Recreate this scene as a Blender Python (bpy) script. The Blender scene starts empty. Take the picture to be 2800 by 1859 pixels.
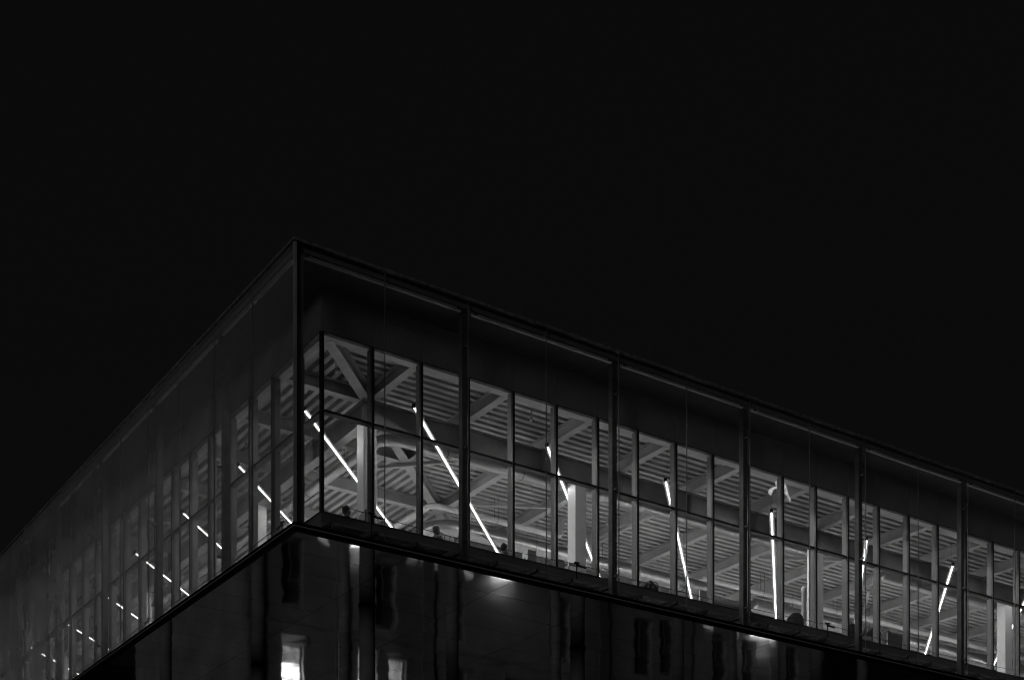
import bpy, math, random
from mathutils import Vector, Matrix
R = math.radians
random.seed(7)
scn = bpy.context.scene
col = scn.collection

# ------------------------------------------------------------------ camera
# level camera with a vertical shift (the photograph's verticals are parallel)
FPX, CX, CY, HOR = 4005.27, 1400.0, 929.5, 2925.0
cam_d = bpy.data.cameras.new('camera')
cam = bpy.data.objects.new('camera', cam_d)
col.objects.link(cam)
cam.location = (-13.989, -29.170, 1.70)
cam.rotation_euler = (R(90), 0, -math.atan2(0.5601, 0.8285))
cam_d.sensor_width = 36.0
cam_d.lens = FPX / 2800.0 * 36.0
cam_d.shift_y = (HOR - CY) / 2800.0
cam_d.clip_end = 3000
scn.camera = cam

# ------------------------------------------------------------------ sky, moonlit haze, exposure
SUN_EL, SUN_AZ = 5.0, 34.0        # low town glow from the narrow side; AZ turned from -X towards -Y
world = bpy.data.worlds.new('World')
scn.world = world
world.use_nodes = True
wn = world.node_tree
wn.nodes.clear()
w_out = wn.nodes.new('ShaderNodeOutputWorld')
w_bg = wn.nodes.new('ShaderNodeBackground')
w_sky = wn.nodes.new('ShaderNodeTexSky')
w_sky.sky_type = 'NISHITA'
w_sky.sun_disc = False
w_sky.sun_elevation = R(SUN_EL)
w_sky.sun_rotation = R(270 - SUN_AZ)
w_sky.air_density = 1.0
w_sky.dust_density = 3.0
w_bw = wn.nodes.new('ShaderNodeRGBToBW')
w_mix = wn.nodes.new('ShaderNodeMath'); w_mix.operation = 'MULTIPLY_ADD'
w_mix.inputs[1].default_value = 0.0002     # night: only a trace of the sky's own gradient
w_mix.inputs[2].default_value = 0.0030
wn.links.new(w_sky.outputs[0], w_bw.inputs[0])
wn.links.new(w_bw.outputs[0], w_mix.inputs[0])
wn.links.new(w_mix.outputs[0], w_bg.inputs['Color'])
w_bg.inputs['Strength'].default_value = 1.0
wn.links.new(w_bg.outputs[0], w_out.inputs[0])

sun_d = bpy.data.lights.new('night_glow', 'SUN')
sun_d.energy = 0.088
sun_d.angle = R(12)
sun = bpy.data.objects.new('night_glow', sun_d)
col.objects.link(sun)
_sv = Vector((-math.cos(R(SUN_AZ)) * math.cos(R(SUN_EL)), -math.sin(R(SUN_AZ)) * math.cos(R(SUN_EL)), math.sin(R(SUN_EL))))
sun.rotation_euler = _sv.to_track_quat('Z', 'Y').to_euler()

LAMP = 76.0                       # radiance of the lamp diffusers
scn.view_settings.view_transform = 'Standard'
scn.view_settings.look = 'None'
scn.view_settings.exposure = 0.0
scn.view_settings.gamma = 1.0
cy = scn.cycles
cy.use_denoising = True
cy.max_bounces = 10
cy.diffuse_bounces = 4
cy.glossy_bounces = 5
cy.transparent_max_bounces = 32
cy.sample_clamp_indirect = 6.0
cy.sample_clamp_direct = 8.0      # tubes clip at white, as on a sensor, before pixels are averaged
scn.render.filter_size = 1.1
cy.filter_width = 1.1
cy.caustics_reflective = False
cy.caustics_refractive = False

# ------------------------------------------------------------------ materials
def newmat(name):
    m = bpy.data.materials.new(name)
    m.use_nodes = True
    nt = m.node_tree
    nt.nodes.clear()
    o = nt.nodes.new('ShaderNodeOutputMaterial')
    return m, nt, o

def L(nt, a, b): nt.links.new(a, b)

def surf(name, val, rough=0.6, metal=0.0, var=0.25, scale=3.0, stretch=(1, 1, 1), bump=0.0, bscale=40.0, spec=0.5):
    m, nt, o = newmat(name)
    p = nt.nodes.new('ShaderNodeBsdfPrincipled')
    tc = nt.nodes.new('ShaderNodeTexCoord')
    mp = nt.nodes.new('ShaderNodeMapping')
    mp.inputs['Scale'].default_value = stretch
    no = nt.nodes.new('ShaderNodeTexNoise')
    no.inputs['Scale'].default_value = scale
    no.inputs['Detail'].default_value = 6
    cr = nt.nodes.new('ShaderNodeMapRange')
    cr.inputs['From Min'].default_value = 0.3
    cr.inputs['From Max'].default_value = 0.7
    cr.inputs['To Min'].default_value = val * (1 - var)
    cr.inputs['To Max'].default_value = val * (1 + var)
    L(nt, tc.outputs['Object'], mp.inputs[0]); L(nt, mp.outputs[0], no.inputs['Vector'])
    L(nt, no.outputs[0], cr.inputs[0]); L(nt, cr.outputs[0], p.inputs['Base Color'])
    p.inputs['Roughness'].default_value = rough
    p.inputs['Metallic'].default_value = metal
    p.inputs['Specular IOR Level'].default_value = spec
    if bump:
        n2 = nt.nodes.new('ShaderNodeTexNoise'); n2.inputs['Scale'].default_value = bscale
        b = nt.nodes.new('ShaderNodeBump'); b.inputs['Strength'].default_value = bump
        L(nt, mp.outputs[0], n2.inputs['Vector'])
        L(nt, n2.outputs[0], b.inputs['Height']); L(nt, b.outputs[0], p.inputs['Normal'])
    L(nt, p.outputs[0], o.inputs[0])
    return m

def emis(name, strength, val=1.0, var=0.0, scale=4.0):
    m, nt, o = newmat(name)
    e = nt.nodes.new('ShaderNodeEmission')
    e.inputs['Strength'].default_value = strength
    e.inputs['Color'].default_value = (val, val, val, 1)
    if var:
        tc = nt.nodes.new('ShaderNodeTexCoord')
        no = nt.nodes.new('ShaderNodeTexNoise'); no.inputs['Scale'].default_value = scale
        cr = nt.nodes.new('ShaderNodeMapRange')
        cr.inputs['From Min'].default_value = 0.35; cr.inputs['From Max'].default_value = 0.65
        cr.inputs['To Min'].default_value = val * (1 - var); cr.inputs['To Max'].default_value = val
        L(nt, tc.outputs['Object'], no.inputs['Vector']); L(nt, no.outputs[0], cr.inputs[0]); L(nt, cr.outputs[0], e.inputs['Color'])
    L(nt, e.outputs[0], o.inputs[0])
    return m

def glass(name, tint, r0, painted_haze, haze_pow=2.5, haze_val=0.6):
    """thin sheet glass: clear at right angles, more mirror and more diffuse haze, painted for a faint reflection, at a glancing angle"""
    m, nt, o = newmat(name)
    g = nt.nodes.new('ShaderNodeNewGeometry')
    dt = nt.nodes.new('ShaderNodeVectorMath'); dt.operation = 'DOT_PRODUCT'
    L(nt, g.outputs['Normal'], dt.inputs[0]); L(nt, g.outputs['Incoming'], dt.inputs[1])
    ab = nt.nodes.new('ShaderNodeMath'); ab.operation = 'ABSOLUTE'; L(nt, dt.outputs['Value'], ab.inputs[0])
    iv = nt.nodes.new('ShaderNodeMath'); iv.operation = 'SUBTRACT'; iv.inputs[0].default_value = 1.0; L(nt, ab.outputs[0], iv.inputs[1])
    pw = nt.nodes.new('ShaderNodeMath'); pw.operation = 'POWER'; pw.inputs[1].default_value = 5.0; L(nt, iv.outputs[0], pw.inputs[0])
    fr = nt.nodes.new('ShaderNodeMath'); fr.operation = 'MULTIPLY_ADD'
    fr.inputs[1].default_value = 1 - r0; fr.inputs[2].default_value = r0; L(nt, pw.outputs[0], fr.inputs[0])
    tr = nt.nodes.new('ShaderNodeBsdfTransparent'); tr.inputs[0].default_value = (tint, tint, tint, 1)
    gl = nt.nodes.new('ShaderNodeBsdfGlossy'); gl.inputs['Roughness'].default_value = 0.02
    mx = nt.nodes.new('ShaderNodeMixShader'); L(nt, fr.outputs[0], mx.inputs[0]); L(nt, tr.outputs[0], mx.inputs[1]); L(nt, gl.outputs[0], mx.inputs[2])
    last = mx
    if painted_haze:  # pale diffuse layer painted in for a reflection at glancing angles
        pd = nt.nodes.new('ShaderNodeMath'); pd.operation = 'POWER'; pd.inputs[1].default_value = haze_pow; L(nt, iv.outputs[0], pd.inputs[0])
        tc = nt.nodes.new('ShaderNodeTexCoord')
        no = nt.nodes.new('ShaderNodeTexNoise'); no.inputs['Scale'].default_value = 0.35; no.inputs['Detail'].default_value = 5
        L(nt, g.outputs['Position'], no.inputs['Vector'])
        cr = nt.nodes.new('ShaderNodeMapRange'); cr.inputs['From Min'].default_value = 0.3; cr.inputs['From Max'].default_value = 0.7
        cr.inputs['To Min'].default_value = painted_haze * 0.8; cr.inputs['To Max'].default_value = painted_haze * 1.2
        L(nt, no.outputs[0], cr.inputs[0])
        ml = nt.nodes.new('ShaderNodeMath'); ml.operation = 'MULTIPLY_ADD'; ml.inputs[2].default_value = 0.004
        L(nt, pd.outputs[0], ml.inputs[0]); L(nt, cr.outputs[0], ml.inputs[1])
        df = nt.nodes.new('ShaderNodeBsdfDiffuse'); df.inputs[0].default_value = (haze_val, haze_val, haze_val, 1)
        m2 = nt.nodes.new('ShaderNodeMixShader'); L(nt, ml.outputs[0], m2.inputs[0]); L(nt, mx.outputs[0], m2.inputs[1]); L(nt, df.outputs[0], m2.inputs[2])
        last = m2
    L(nt, last.outputs[0], o.inputs[0])
    return m

def mirror_panel(name):
    """polished sheet metal, slightly dented: reflections waver"""
    m, nt, o = newmat(name)
    p = nt.nodes.new('ShaderNodeBsdfPrincipled')
    p.inputs['Metallic'].default_value = 1.0
    g = nt.nodes.new('ShaderNodeNewGeometry')
    oi = nt.nodes.new('ShaderNodeObjectInfo')
    cr = nt.nodes.new('ShaderNodeMapRange'); cr.inputs['To Min'].default_value = 0.76; cr.inputs['To Max'].default_value = 0.86
    L(nt, oi.outputs['Random'], cr.inputs[0]); L(nt, cr.outputs[0], p.inputs['Base Color'])
    p.inputs['Roughness'].default_value = 0.045
    mp = nt.nodes.new('ShaderNodeMapping'); L(nt, g.outputs['Position'], mp.inputs[0])
    n1 = nt.nodes.new('ShaderNodeTexNoise'); n1.inputs['Scale'].default_value = 0.75; n1.inputs['Detail'].default_value = 1
    L(nt, mp.outputs[0], n1.inputs['Vector'])
    b = nt.nodes.new('ShaderNodeBump'); b.inputs['Strength'].default_value = 1.0; b.inputs['Distance'].default_value = 0.0075
    L(nt, n1.outputs[0], b.inputs['Height']); L(nt, b.outputs[0], p.inputs['Normal'])
    L(nt, p.outputs[0], o.inputs[0])
    return m

M = dict(
    black=surf('black_metal', 0.008, 0.6, var=0.3, scale=6, spec=0.2),
    dark=surf('dark_frame_paint', 0.09, 0.65, var=0.3, scale=5, spec=0.2),
    spandrel=surf('spandrel_sheet', 0.25, 0.7, var=0.25, scale=0.8, spec=0.2),
    mullion=surf('mullion_grey_paint', 0.19, 0.7, var=0.12, scale=5, spec=0.1),
    mullion_face=surf('mullion_outer_cap', 0.012, 0.5, var=0.3, scale=5),
    trim=surf('anodised_trim', 0.6, 0.45, var=0.25, scale=4, stretch=(1, 1, .3)),
    coping=surf('coping_sheet', 0.30, 0.5, var=0.5, scale=7),
    rail=surf('galvanised_rail', 0.50, 0.5, var=0.15, scale=5),
    joint=surf('silicone_joint', 0.17, 0.8, var=0.2, spec=0.1),
    roof=surf('roof_felt', 0.06, 0.9),
    steel=surf('pale_steel_paint', 0.46, 0.55, var=0.12, scale=2.5),
    girder=surf('girder_paint', 0.25, 0.6, var=0.18, scale=2.0),
    deck=surf('galvanised_deck', 0.50, 0.5, var=0.22, scale=1.8, stretch=(1, 1, 1)),
    column=surf('white_column_paint', 0.46, 0.5, var=0.06, scale=2),
    floor=surf('pale_screed_floor', 0.5, 0.6, var=0.1, scale=0.7),
    wall=surf('core_wall_plaster', 0.35, 0.8, var=0.12, scale=0.6),
    duct=surf('spiral_duct_zinc', 0.42, 0.28, metal=0.95, var=0.08, scale=5),
    pipe=surf('pale_pipe_paint', 0.6, 0.5, var=0.1),
    housing=surf('lamp_housing', 0.03, 0.7, spec=0.1),
    strap=surf('black_strap', 0.012, 0.7),
    grating=surf('grating_zinc', 0.34, 0.5, var=0.2, scale=9),
    cable=surf('steel_cable', 0.05, 0.5),
    soffit=mirror_panel('polished_soffit_sheet'),
    gap=surf('soffit_backing', 0.004, 0.9),
    ext_col=surf('round_column_concrete', 0.4, 0.55, var=0.25, scale=2),
    asphalt=surf('asphalt', 0.05, 0.9, var=0.3, scale=2, bump=0.3),
    paving=surf('pavement_concrete', 0.16, 0.9, var=0.2, scale=2, bump=0.2),
    brick=surf('old_render_wall', 0.5, 0.85, var=0.25, scale=0.7, bump=0.3, bscale=8),
    stone=surf('pale_stone', 0.42, 0.8, var=0.2, scale=1.5),
    wframe=surf('old_window_frame', 0.30, 0.6),
    dglass=surf('dark_window_glass', 0.10, 0.15, var=0.3, spec=0.8),
    glow=emis('lamp_tube_light', LAMP),
    litw=emis('lit_window_bright', 2.2, 1.0, 0.5, 2.5),
    litd=emis('lit_window_dim', 0.25, 1.0, 0.7, 3.0),
    paper_glow=emis('paper_added_glow', 0.8, 1.0, 0.6, 9.0),  # added emission that brightens the hanging paper mobile
    walllamp=emis('wall_lamp_light', 3.0),
    skin=surf('skin', 0.38, 0.5, var=0.08, scale=8),
    cloth_d=surf('dark_cloth', 0.05, 0.9, var=0.3, scale=12),
    cloth_m=surf('mid_cloth', 0.16, 0.9, var=0.3, scale=12),
    hair=surf('dark_hair', 0.05, 0.5, var=0.4, scale=30),
    hair_l=surf('fair_hair', 0.25, 0.5, var=0.4, scale=30),
    plastic_b=surf('black_plastic', 0.02, 0.35),
    plastic_w=surf('white_plastic', 0.62, 0.4, var=0.05),
    plastic_g=surf('grey_plastic', 0.22, 0.5, var=0.1),
    wood=surf('desk_board', 0.35, 0.5, var=0.15, scale=3, stretch=(1, 8, 1)),
    paper=surf('white_paper', 0.75, 0.8, var=0.1, scale=6),
    glass=glass('outer_sheet_glass', 0.985, 0.035, 1.15, 3.8),
    iglass=glass('window_glass', 0.97, 0.05, 0.0),
    bottle=surf('pale_bottle', 0.5, 0.2, var=0.1),
)

# ------------------------------------------------------------------ builders
class MB:
    def __init__(s): s.v = []; s.f = []; s.mi = []
    def add(s, vs, fs, mi=0):
        o = len(s.v)
        s.v += [tuple(v) for v in vs]
        s.f += [tuple(i + o for i in f) for f in fs]
        s.mi += [mi] * len(fs)
        return s
    def box(s, x0, x1, y0, y1, z0, z1, mi=0):
        v = [(x, y, z) for z in (z0, z1) for y in (y0, y1) for x in (x0, x1)]
        return s.add(v, [(0, 2, 3, 1), (4, 5, 7, 6), (0, 1, 5, 4), (2, 6, 7, 3), (0, 4, 6, 2), (1, 3, 7, 5)], mi)
    def prism(s, pts, z0, z1, mi=0):
        n = len(pts)
        v = [(p[0], p[1], z0) for p in pts] + [(p[0], p[1], z1) for p in pts]
        f = [tuple(reversed(range(n))), tuple(range(n, 2 * n))] + [(i, (i + 1) % n, n + (i + 1) % n, n + i) for i in range(n)]
        return s.add(v, f, mi)
    def tube(s, path, rad, n=12, caps=True, mi=0):
        """rad: number or list per path point"""
        path = [Vector(p) for p in path]
        k = len(path)
        rr = rad if isinstance(rad, (list, tuple)) else [rad] * k
        vs = []; up = None
        for i, p in enumerate(path):
            t = (path[min(i + 1, k - 1)] - path[max(i - 1, 0)]).normalized()
            if up is None:
                up = Vector((0, 0, 1)) if abs(t.z) < 0.9 else Vector((1, 0, 0))
            a = t.cross(up).normalized(); b = a.cross(t).normalized(); up = b
            for j in range(n):
                q = 2 * math.pi * j / n
                vs.append(p + (a * math.cos(q) + b * math.sin(q)) * rr[i])
        fs = [(i * n + j, i * n + (j + 1) % n, (i + 1) * n + (j + 1) % n, (i + 1) * n + j) for i in range(k - 1) for j in range(n)]
        if caps:
            fs += [tuple(reversed(range(n))), tuple(range((k - 1) * n, k * n))]
        return s.add(vs, fs, mi)
    def lathe(s, prof, n=16, c=(0, 0), mi=0):
        vs = [(c[0] + r * math.cos(2 * math.pi * j / n), c[1] + r * math.sin(2 * math.pi * j / n), z) for r, z in prof for j in range(n)]
        k = len(prof)
        fs = [(i * n + j, i * n + (j + 1) % n, (i + 1) * n + (j + 1) % n, (i + 1) * n + j) for i in range(k - 1) for j in range(n)]
        fs += [tuple(reversed(range(n))), tuple(range((k - 1) * n, k * n))]
        return s.add(vs, fs, mi)
    def ellipsoid(s, c, r, n=12, m=8, mi=0):
        prof = [(math.sin(math.pi * i / m), -math.cos(math.pi * i / m)) for i in range(m + 1)]
        vs = [(c[0] + r[0] * a * math.cos(2 * math.pi * j / n), c[1] + r[1] * a * math.sin(2 * math.pi * j / n), c[2] + r[2] * z) for a, z in prof for j in range(n)]
        fs = [(i * n + j, i * n + (j + 1) % n, (i + 1) * n + (j + 1) % n, (i + 1) * n + j) for i in range(m) for j in range(n)]
        return s.add(vs, fs, mi)
    def mesh(s, name, mats, smooth=False):
        me = bpy.data.meshes.new(name)
        me.from_pydata(s.v, [], s.f)
        for m in (mats if isinstance(mats, (list, tuple)) else [mats]): me.materials.append(m)
        if any(s.mi): me.polygons.foreach_set('material_index', s.mi)
        if smooth: me.polygons.foreach_set('use_smooth', [True] * len(me.polygons))
        me.update()
        return me
    def build(s, name, mats, parent=None, loc=(0, 0, 0), rz=0.0, smooth=False):
        return place(name, s.mesh(name, mats, smooth), parent, loc, rz)

def place(name, me, parent=None, loc=(0, 0, 0), rz=0.0):
    o = bpy.data.objects.new(name, me)
    col.objects.link(o)
    o.location = loc; o.rotation_euler = (0, 0, rz)
    o.parent = parent
    return o

_box = {}
def bx(name, x0, x1, y0, y1, z0, z1, mat, parent=None):
    d = (round(x1 - x0, 4), round(y1 - y0, 4), round(z1 - z0, 4), name, mat.name)
    if d not in _box:
        a, b, c = (x1 - x0) / 2, (y1 - y0) / 2, (z1 - z0) / 2
        _box[d] = MB().box(-a, a, -b, b, -c, c).mesh(name, mat)
    return place(name, _box[d], parent, ((x0 + x1) / 2, (y0 + y1) / 2, (z0 + z1) / 2))

def sb(side, name, u0, u1, v0, v1, z0, z1, mat, parent=None):
    """box on a facade: u runs along it, v inwards"""
    if side == 'R': return bx(name, u0, u1, v0, v1, z0, z1, mat, parent)
    return bx(name, v0, v1, u0, u1, z0, z1, mat, parent)

def empty(name, loc=(0, 0, 0), rz=0.0, parent=None):
    e = bpy.data.objects.new(name, None)
    e.empty_display_size = 0.2
    col.objects.link(e); e.location = loc; e.rotation_euler = (0, 0, rz); e.parent = parent
    return e

def tag(o, label=None, cat=None, group=None, kind=None):
    if label: o['label'] = label
    if cat: o['category'] = cat
    if group: o['group'] = group
    if kind: o['kind'] = kind
    return o

# ------------------------------------------------------------------ the ground
tag(bx('ground', -900, 900, -900, 900, -0.5, 0.0, M['asphalt']), kind='structure')
tag(bx('pavement', -2.5, 60, -2.5, 60, -0.1, 0.13, M['paving']), kind='structure')

# ------------------------------------------------------------------ main dimensions
ZS, ZB, ZR = 13.50, 13.57, 19.80        # soffit, glass foot, glass head
CI = 1.31                               # inner facade plane behind the outer skin
MOD = 1.335                             # window module
ZW0, ZW1, ZT = 14.60, 18.73, 16.95      # window foot, head, transom
ZF = 13.90                              # office floor
ZBM, ZDK = 18.75, 19.10                 # beam underside, deck underside
EXT = {'R': 38.0, 'L': 33.0}
bld = tag(empty('glass_office_building', (0, 0, 0)), 'dark glass office storey on columns with lit interior behind a double glass skin', 'building')

# roof and coping
bx('roof', CI + 0.06, 38, CI + 0.06, 33, 19.32, 19.78, M['roof'], bld)
bx('cavity_lid', 0.115, 38, 0.115, CI + 0.055, 19.72, 19.782, M['roof'], bld)
bx('cavity_lid', 0.115, CI + 0.055, CI + 0.056, 33, 19.72, 19.782, M['roof'], bld)
for s in 'RL':
    n = 0; u = -0.045 if s == 'R' else 0.16
    while u < EXT[s]:
        u1 = min(u + 3.0, EXT[s])
        sb(s, 'coping', u, u1 - 0.012, -0.045, 0.155, ZR + 0.012, ZR + 0.075, M['coping'], bld)
        u = u1
    # shadow gap under the coping
    sb(s, 'shadow_gap', 0.02 if s == 'R' else 0.115, EXT[s], 0.035, 0.095, ZR - 0.012, ZR + 0.008, M['black'], bld)

# outer skin: panes, joints, posts, head rails, foot channel
PW = 2.25
for s in 'RL':
    n = int(EXT[s] / PW)
    for i in range(n):
        u0 = i * PW + (0.05 if i == 0 else 0.010); u1 = (i + 1) * PW - 0.010
        sb(s, 'glass_pane', u0, u1, 0.0, 0.016, ZB + 0.11, ZR, M['glass'], bld)
        sb(s, 'joint_strip', u1 + 0.001, u1 + 0.019, -0.003, 0.022, ZB + 0.11, ZR - 0.01, M['joint'], bld)
        # fascia sheet behind the head rail
        sb(s, 'fascia', u0 if i else 0.27, u1 + 0.012, 0.098, 0.112, ZR - 0.122, ZR - 0.014, M['spandrel'], bld)
        # head rail between posts, its end plates bolted
        if i % 2 == 0:
            a = i * PW + (0.28 if i == 0 else 0.20); b = (i + 2) * PW - 0.12
            r = sb(s, 'head_rail', a, b, 0.14, 0.22, ZR - 0.19, ZR - 0.13, M['rail'], bld)
            h = (b - a) / 2
            for q in (-h + 0.08, h - 0.08):
                d = (q - 0.05, q + 0.05, -0.062, -0.042) if s == 'R' else (-0.062, -0.042, q - 0.05, q + 0.05)
                bx('end_plate', d[0], d[1], d[2], d[3], -0.02, 0.02, M['dark'], r)
    for i in range(2, n + 1, 2):
        u = i * PW
        p = sb(s, 'post', u - 0.03, u + 0.115, 0.24, 0.40, ZB + 0.02, ZR - 0.15, M['dark'], bld)
        for zz in (-2.4, -0.2, 2.2):
            d = (-0.05, 0.0, -0.228, -0.081) if s == 'R' else (-0.228, -0.081, -0.05, 0.0)
            bx('glass_bracket', d[0], d[1], d[2], d[3], zz, zz + 0.05, M['dark'], p)
    # foot channel: dark trough, pale drip edge, dark return
    e = EXT[s]; st = -0.02 if s == 'R' else 0.07
    sb(s, 'foot_channel', st, e, -0.02, 0.06, ZB + 0.03, ZB + 0.11, M['black'], bld)
    sb(s, 'drip_edge', st - (0.02 if s == 'R' else -0.005), e, -0.04, 0.07, ZB + 0.005, ZB + 0.028, M['trim'], bld)
    sb(s, 'foot_return', st, e, -0.01, 0.065, ZS - 0.012, ZB + 0.003, M['black'], bld)
    sb(s, 'gutter', (0.07 if s == 'R' else 0.075), e, 0.0655, 1.30, ZB + 0.06, ZB + 0.10, M['black'], bld)
# outer corner trim (two lengths with a joint)
bx('corner_trim', -0.012, 0.048, -0.012, 0.048, ZB + 0.12, 18.6, M['trim'], bld)
bx('corner_trim', -0.012, 0.048, -0.012, 0.048, 18.608, ZR, M['trim'], bld)
bx('corner_post', 0.10, 0.26, 0.10, 0.26, ZB + 0.11, ZR - 0.15, M['spandrel'], bld)

# inner facade
def mull_mesh(s):
    mb = MB()
    w, d = 0.033, 0.20
    q = lambda u0, u1, v0, v1, mi: (mb.box(u0, u1, v0, v1, ZW0, ZW1, mi) if s == 'R' else mb.box(v0, v1, u0, u1, ZW0, ZW1, mi))
    q(-w, w, 0.045, d, 0)
    q(-w - 0.002, w + 0.002, -0.03, 0.0449, 1)
    return mb.mesh('mullion', [M['mullion'], M['mullion_face']])
for s in 'RL':
    mm = mull_mesh(s)
    n = int((EXT[s] - CI) / MOD)
    for i in range(n):
        u0 = CI + i * MOD; u1 = u0 + MOD
        if i > 0: place('mullion', mm, bld, (u0, CI, 0) if s == 'R' else (CI, u0, 0))
        a, b = u0 + 0.037, u1 - 0.037
        ga, gb = u0 + 0.015, u1 - 0.015
        sb(s, 'spandrel_panel', u0 + 0.004, u1 - 0.004, CI - 0.02, CI + 0.05, ZW1 + 0.03, 19.718, M['spandrel'], bld)
        sb(s, 'head_frame', u0 + 0.002, u1 - 0.002, CI - 0.025, CI + 0.10, ZW1 + 0.002, ZW1 + 0.028, M['dark'], bld)
        sb(s, 'sill_panel', u0 + 0.004, u1 - 0.004, CI - 0.02, CI + 0.10, ZB + 0.11, ZW0 - 0.03, M['spandrel'], bld)
        sb(s, 'sill', u0 + 0.002, u1 - 0.002, CI - 0.035, CI + 0.20, ZW0 - 0.028, ZW0 - 0.002, M['dark'], bld)
        t = sb(s, 'transom', a, b, CI + 0.04, CI + 0.17, ZT - 0.027, ZT + 0.027, M['mullion'], bld)
        d = (-MOD / 2 + .037, MOD / 2 - .037)
        c = (d[0], d[1], -0.10, -0.067) if s == 'R' else (-0.10, -0.067, d[0], d[1])
        bx('transom_cap', c[0], c[1], c[2], c[3], -0.027, 0.027, M['mullion_face'], t)
        for z0, z1 in ((ZW0, ZT - 0.028), (ZT + 0.028, ZW1)):
            sb(s, 'window_pane', ga, gb, CI + 0.008, CI + 0.03, z0 - 0.01, z1 + 0.01, M['iglass'], bld)
bx('corner_mullion', CI - 0.035, CI + 0.05, CI - 0.035, CI + 0.05, ZW0, ZW1, M['mullion_face'], bld)

# maintenance walk between the skins: grating panels, brackets, cable with tensioners
def grate_mesh(s, w):
    mb = MB()
    q = lambda u0, u1, v0, v1, z0, z1: (mb.box(u0, u1, v0, v1, z0, z1) if s == 'R' else mb.box(v0, v1, u0, u1, z0, z1))
    for v in (0, 0.42): q(0, w, v, v + 0.03, 0, 0.04)
    k = int(w / 0.045)
    for i in range(k): q(i * 0.045, i * 0.045 + 0.014, 0.031, 0.419, 0.008, 0.036)
    for v in (0.13, 0.27): q(0.015, w, v, v + 0.01, 0.0, 0.0075)
    return mb.mesh('walkway_grating', M['grating'])
for s in 'RL':
    g = grate_mesh(s, 0.92)
    for i in range(int(EXT[s] / PW)):
        for h in (0, 1):
            u = i * PW + 0.16 + h * 1.06
            if u < 1.2: continue
            place('walkway_grating', g, bld, (u, 0.62, 14.08) if s == 'R' else (0.62, u, 14.08))
        u = (i + 1) * PW
        b = sb(s, 'bracket', u - 0.02, u + 0.06, 0.41, 1.285, 14.0, 14.07, M['dark'], bld)
        sb(s, 'bracket', u - 1.14, u - 1.08, 0.5, 1.285, 13.98, 14.07, M['dark'], bld)
    # sagging safety cable
    stops = [2.4, 8.35, 17.4, 27.0, 36.0] if s == 'R' else [2.6, 11.5, 20.5, 30.0]
    pts = []
    for a, b in zip(stops[:-1], stops[1:]):
        for j in range(12):
            t = j / 12
            pts.append((a + (b - a) * t, 0.92, 14.63 - 0.28 * t * (1 - t)))
    pts = [(1.6, 0.92, 14.66)] + pts
    if s == 'L': pts = [(p[1], p[0], p[2]) for p in pts]
    c = MB().tube(pts, 0.0075, 6).build('safety_cable', M['cable'], bld)
    for a in stops[:-1]:
        mb = MB()
        pp = lambda u, z: (u, 0.92, z) if s == 'R' else (0.92, u, z)
        mb.tube([pp(a - 0.02, 14.60), pp(a + 0.30, 14.585)], 0.022, 8)
        mb.tube([pp(a, 14.12), pp(a, 14.66)], 0.016, 8)
        mb.tube([pp(a - 0.07, 14.655), pp(a + 0.07, 14.665)], 0.03, 8)
        mb.build('cable_tensioner', M['black'], bld)

# ------------------------------------------------------------------ soffit: polished panels hung below a backing
bx('soffit_backing', 0.10, 38, 0.10, 33, ZS + 0.025, ZS + 0.05, M['gap'], bld)
SX, SY = 2.93, 1.24
sheet = {}
for i in range(9):
    for j in range(16):
        x0 = 0.085 if i == 0 else i * SX - 0.03; x1 = (i + 1) * SX - 0.03
        y0 = 0.085 if j == 0 else j * SY - 0.06; y1 = (j + 1) * SY - 0.06
        o = bx('soffit_panel', x0 + 0.006, x1 - 0.006, y0 + 0.006, y1 - 0.006, ZS, ZS + 0.02, M['soffit'], bld)
        o.rotation_euler = (random.gauss(0, 0.0007), random.gauss(0, 0.0007), 0)
bx('soffit_field', 9 * SX, 38, 0.085, 33, ZS, ZS + 0.02, M['soffit'], bld)
bx('soffit_field', 0.085, 9 * SX - 0.03, 16 * SY - 0.05, 33, ZS, ZS + 0.02, M['soffit'], bld)

# round columns under the soffit, each with a collar
cm = MB().lathe([(0.20, 0.13), (0.20, ZS - 0.004)], 28).mesh('outer_column', M['ext_col'], True)
km = MB().lathe([(0.21, ZS - 0.05), (0.225, ZS - 0.045), (0.225, ZS - 0.008), (0.21, ZS - 0.003)], 28).mesh('collar', M['black'], True)
GRID = [3.82, 10.48, 19.85, 29.2]
for x in GRID:
    for y in (3.75, 10.4, 17.8):
        c = place('outer_column', cm, bld, (x, y, 0))
        place('collar', km, c)

# ------------------------------------------------------------------ office: floor, walls, columns
MB().box(CI + 0.11, 38, CI + 0.11, 33, ZS + 0.10, ZF).build('floor_slab', M['floor'], bld)
bx('core_wall', 20.3, 38, 20.0, 20.2, ZF, 19.3, M['wall'], bld)
bx('core_wall', 20.0, 20.2, 20.0, 33, ZF, 19.3, M['wall'], bld)
bx('end_wall', 37.8, 38.0, CI + 0.25, 20.0, ZF, 19.3, M['wall'], bld)
bx('end_wall', CI + 0.25, 20.0, 32.8, 33.0, ZF, 19.3, M['wall'], bld)

def office_col():
    mb = MB(); a, c = 0.19, 0.02
    mb.prism([(-a + c, -a), (a - c, -a), (a, -a + c), (a, a - c), (a - c, a), (-a + c, a), (-a, a - c), (-a, -a + c)], ZF, 18.148)
    return mb.mesh('column', M['column'])
ocm = office_col()
for x in GRID: place('column', ocm, bld, (x + 0.03, 3.82, 0))
for y in GRID[1:]: place('column', ocm, bld, (3.85, y, 0))
for p in ((10.5, 10.5), (19.85, 10.5), (10.5, 19.0), (29.2, 10.5)): place('column', ocm, bld, (p[0], p[1], 0))

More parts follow.
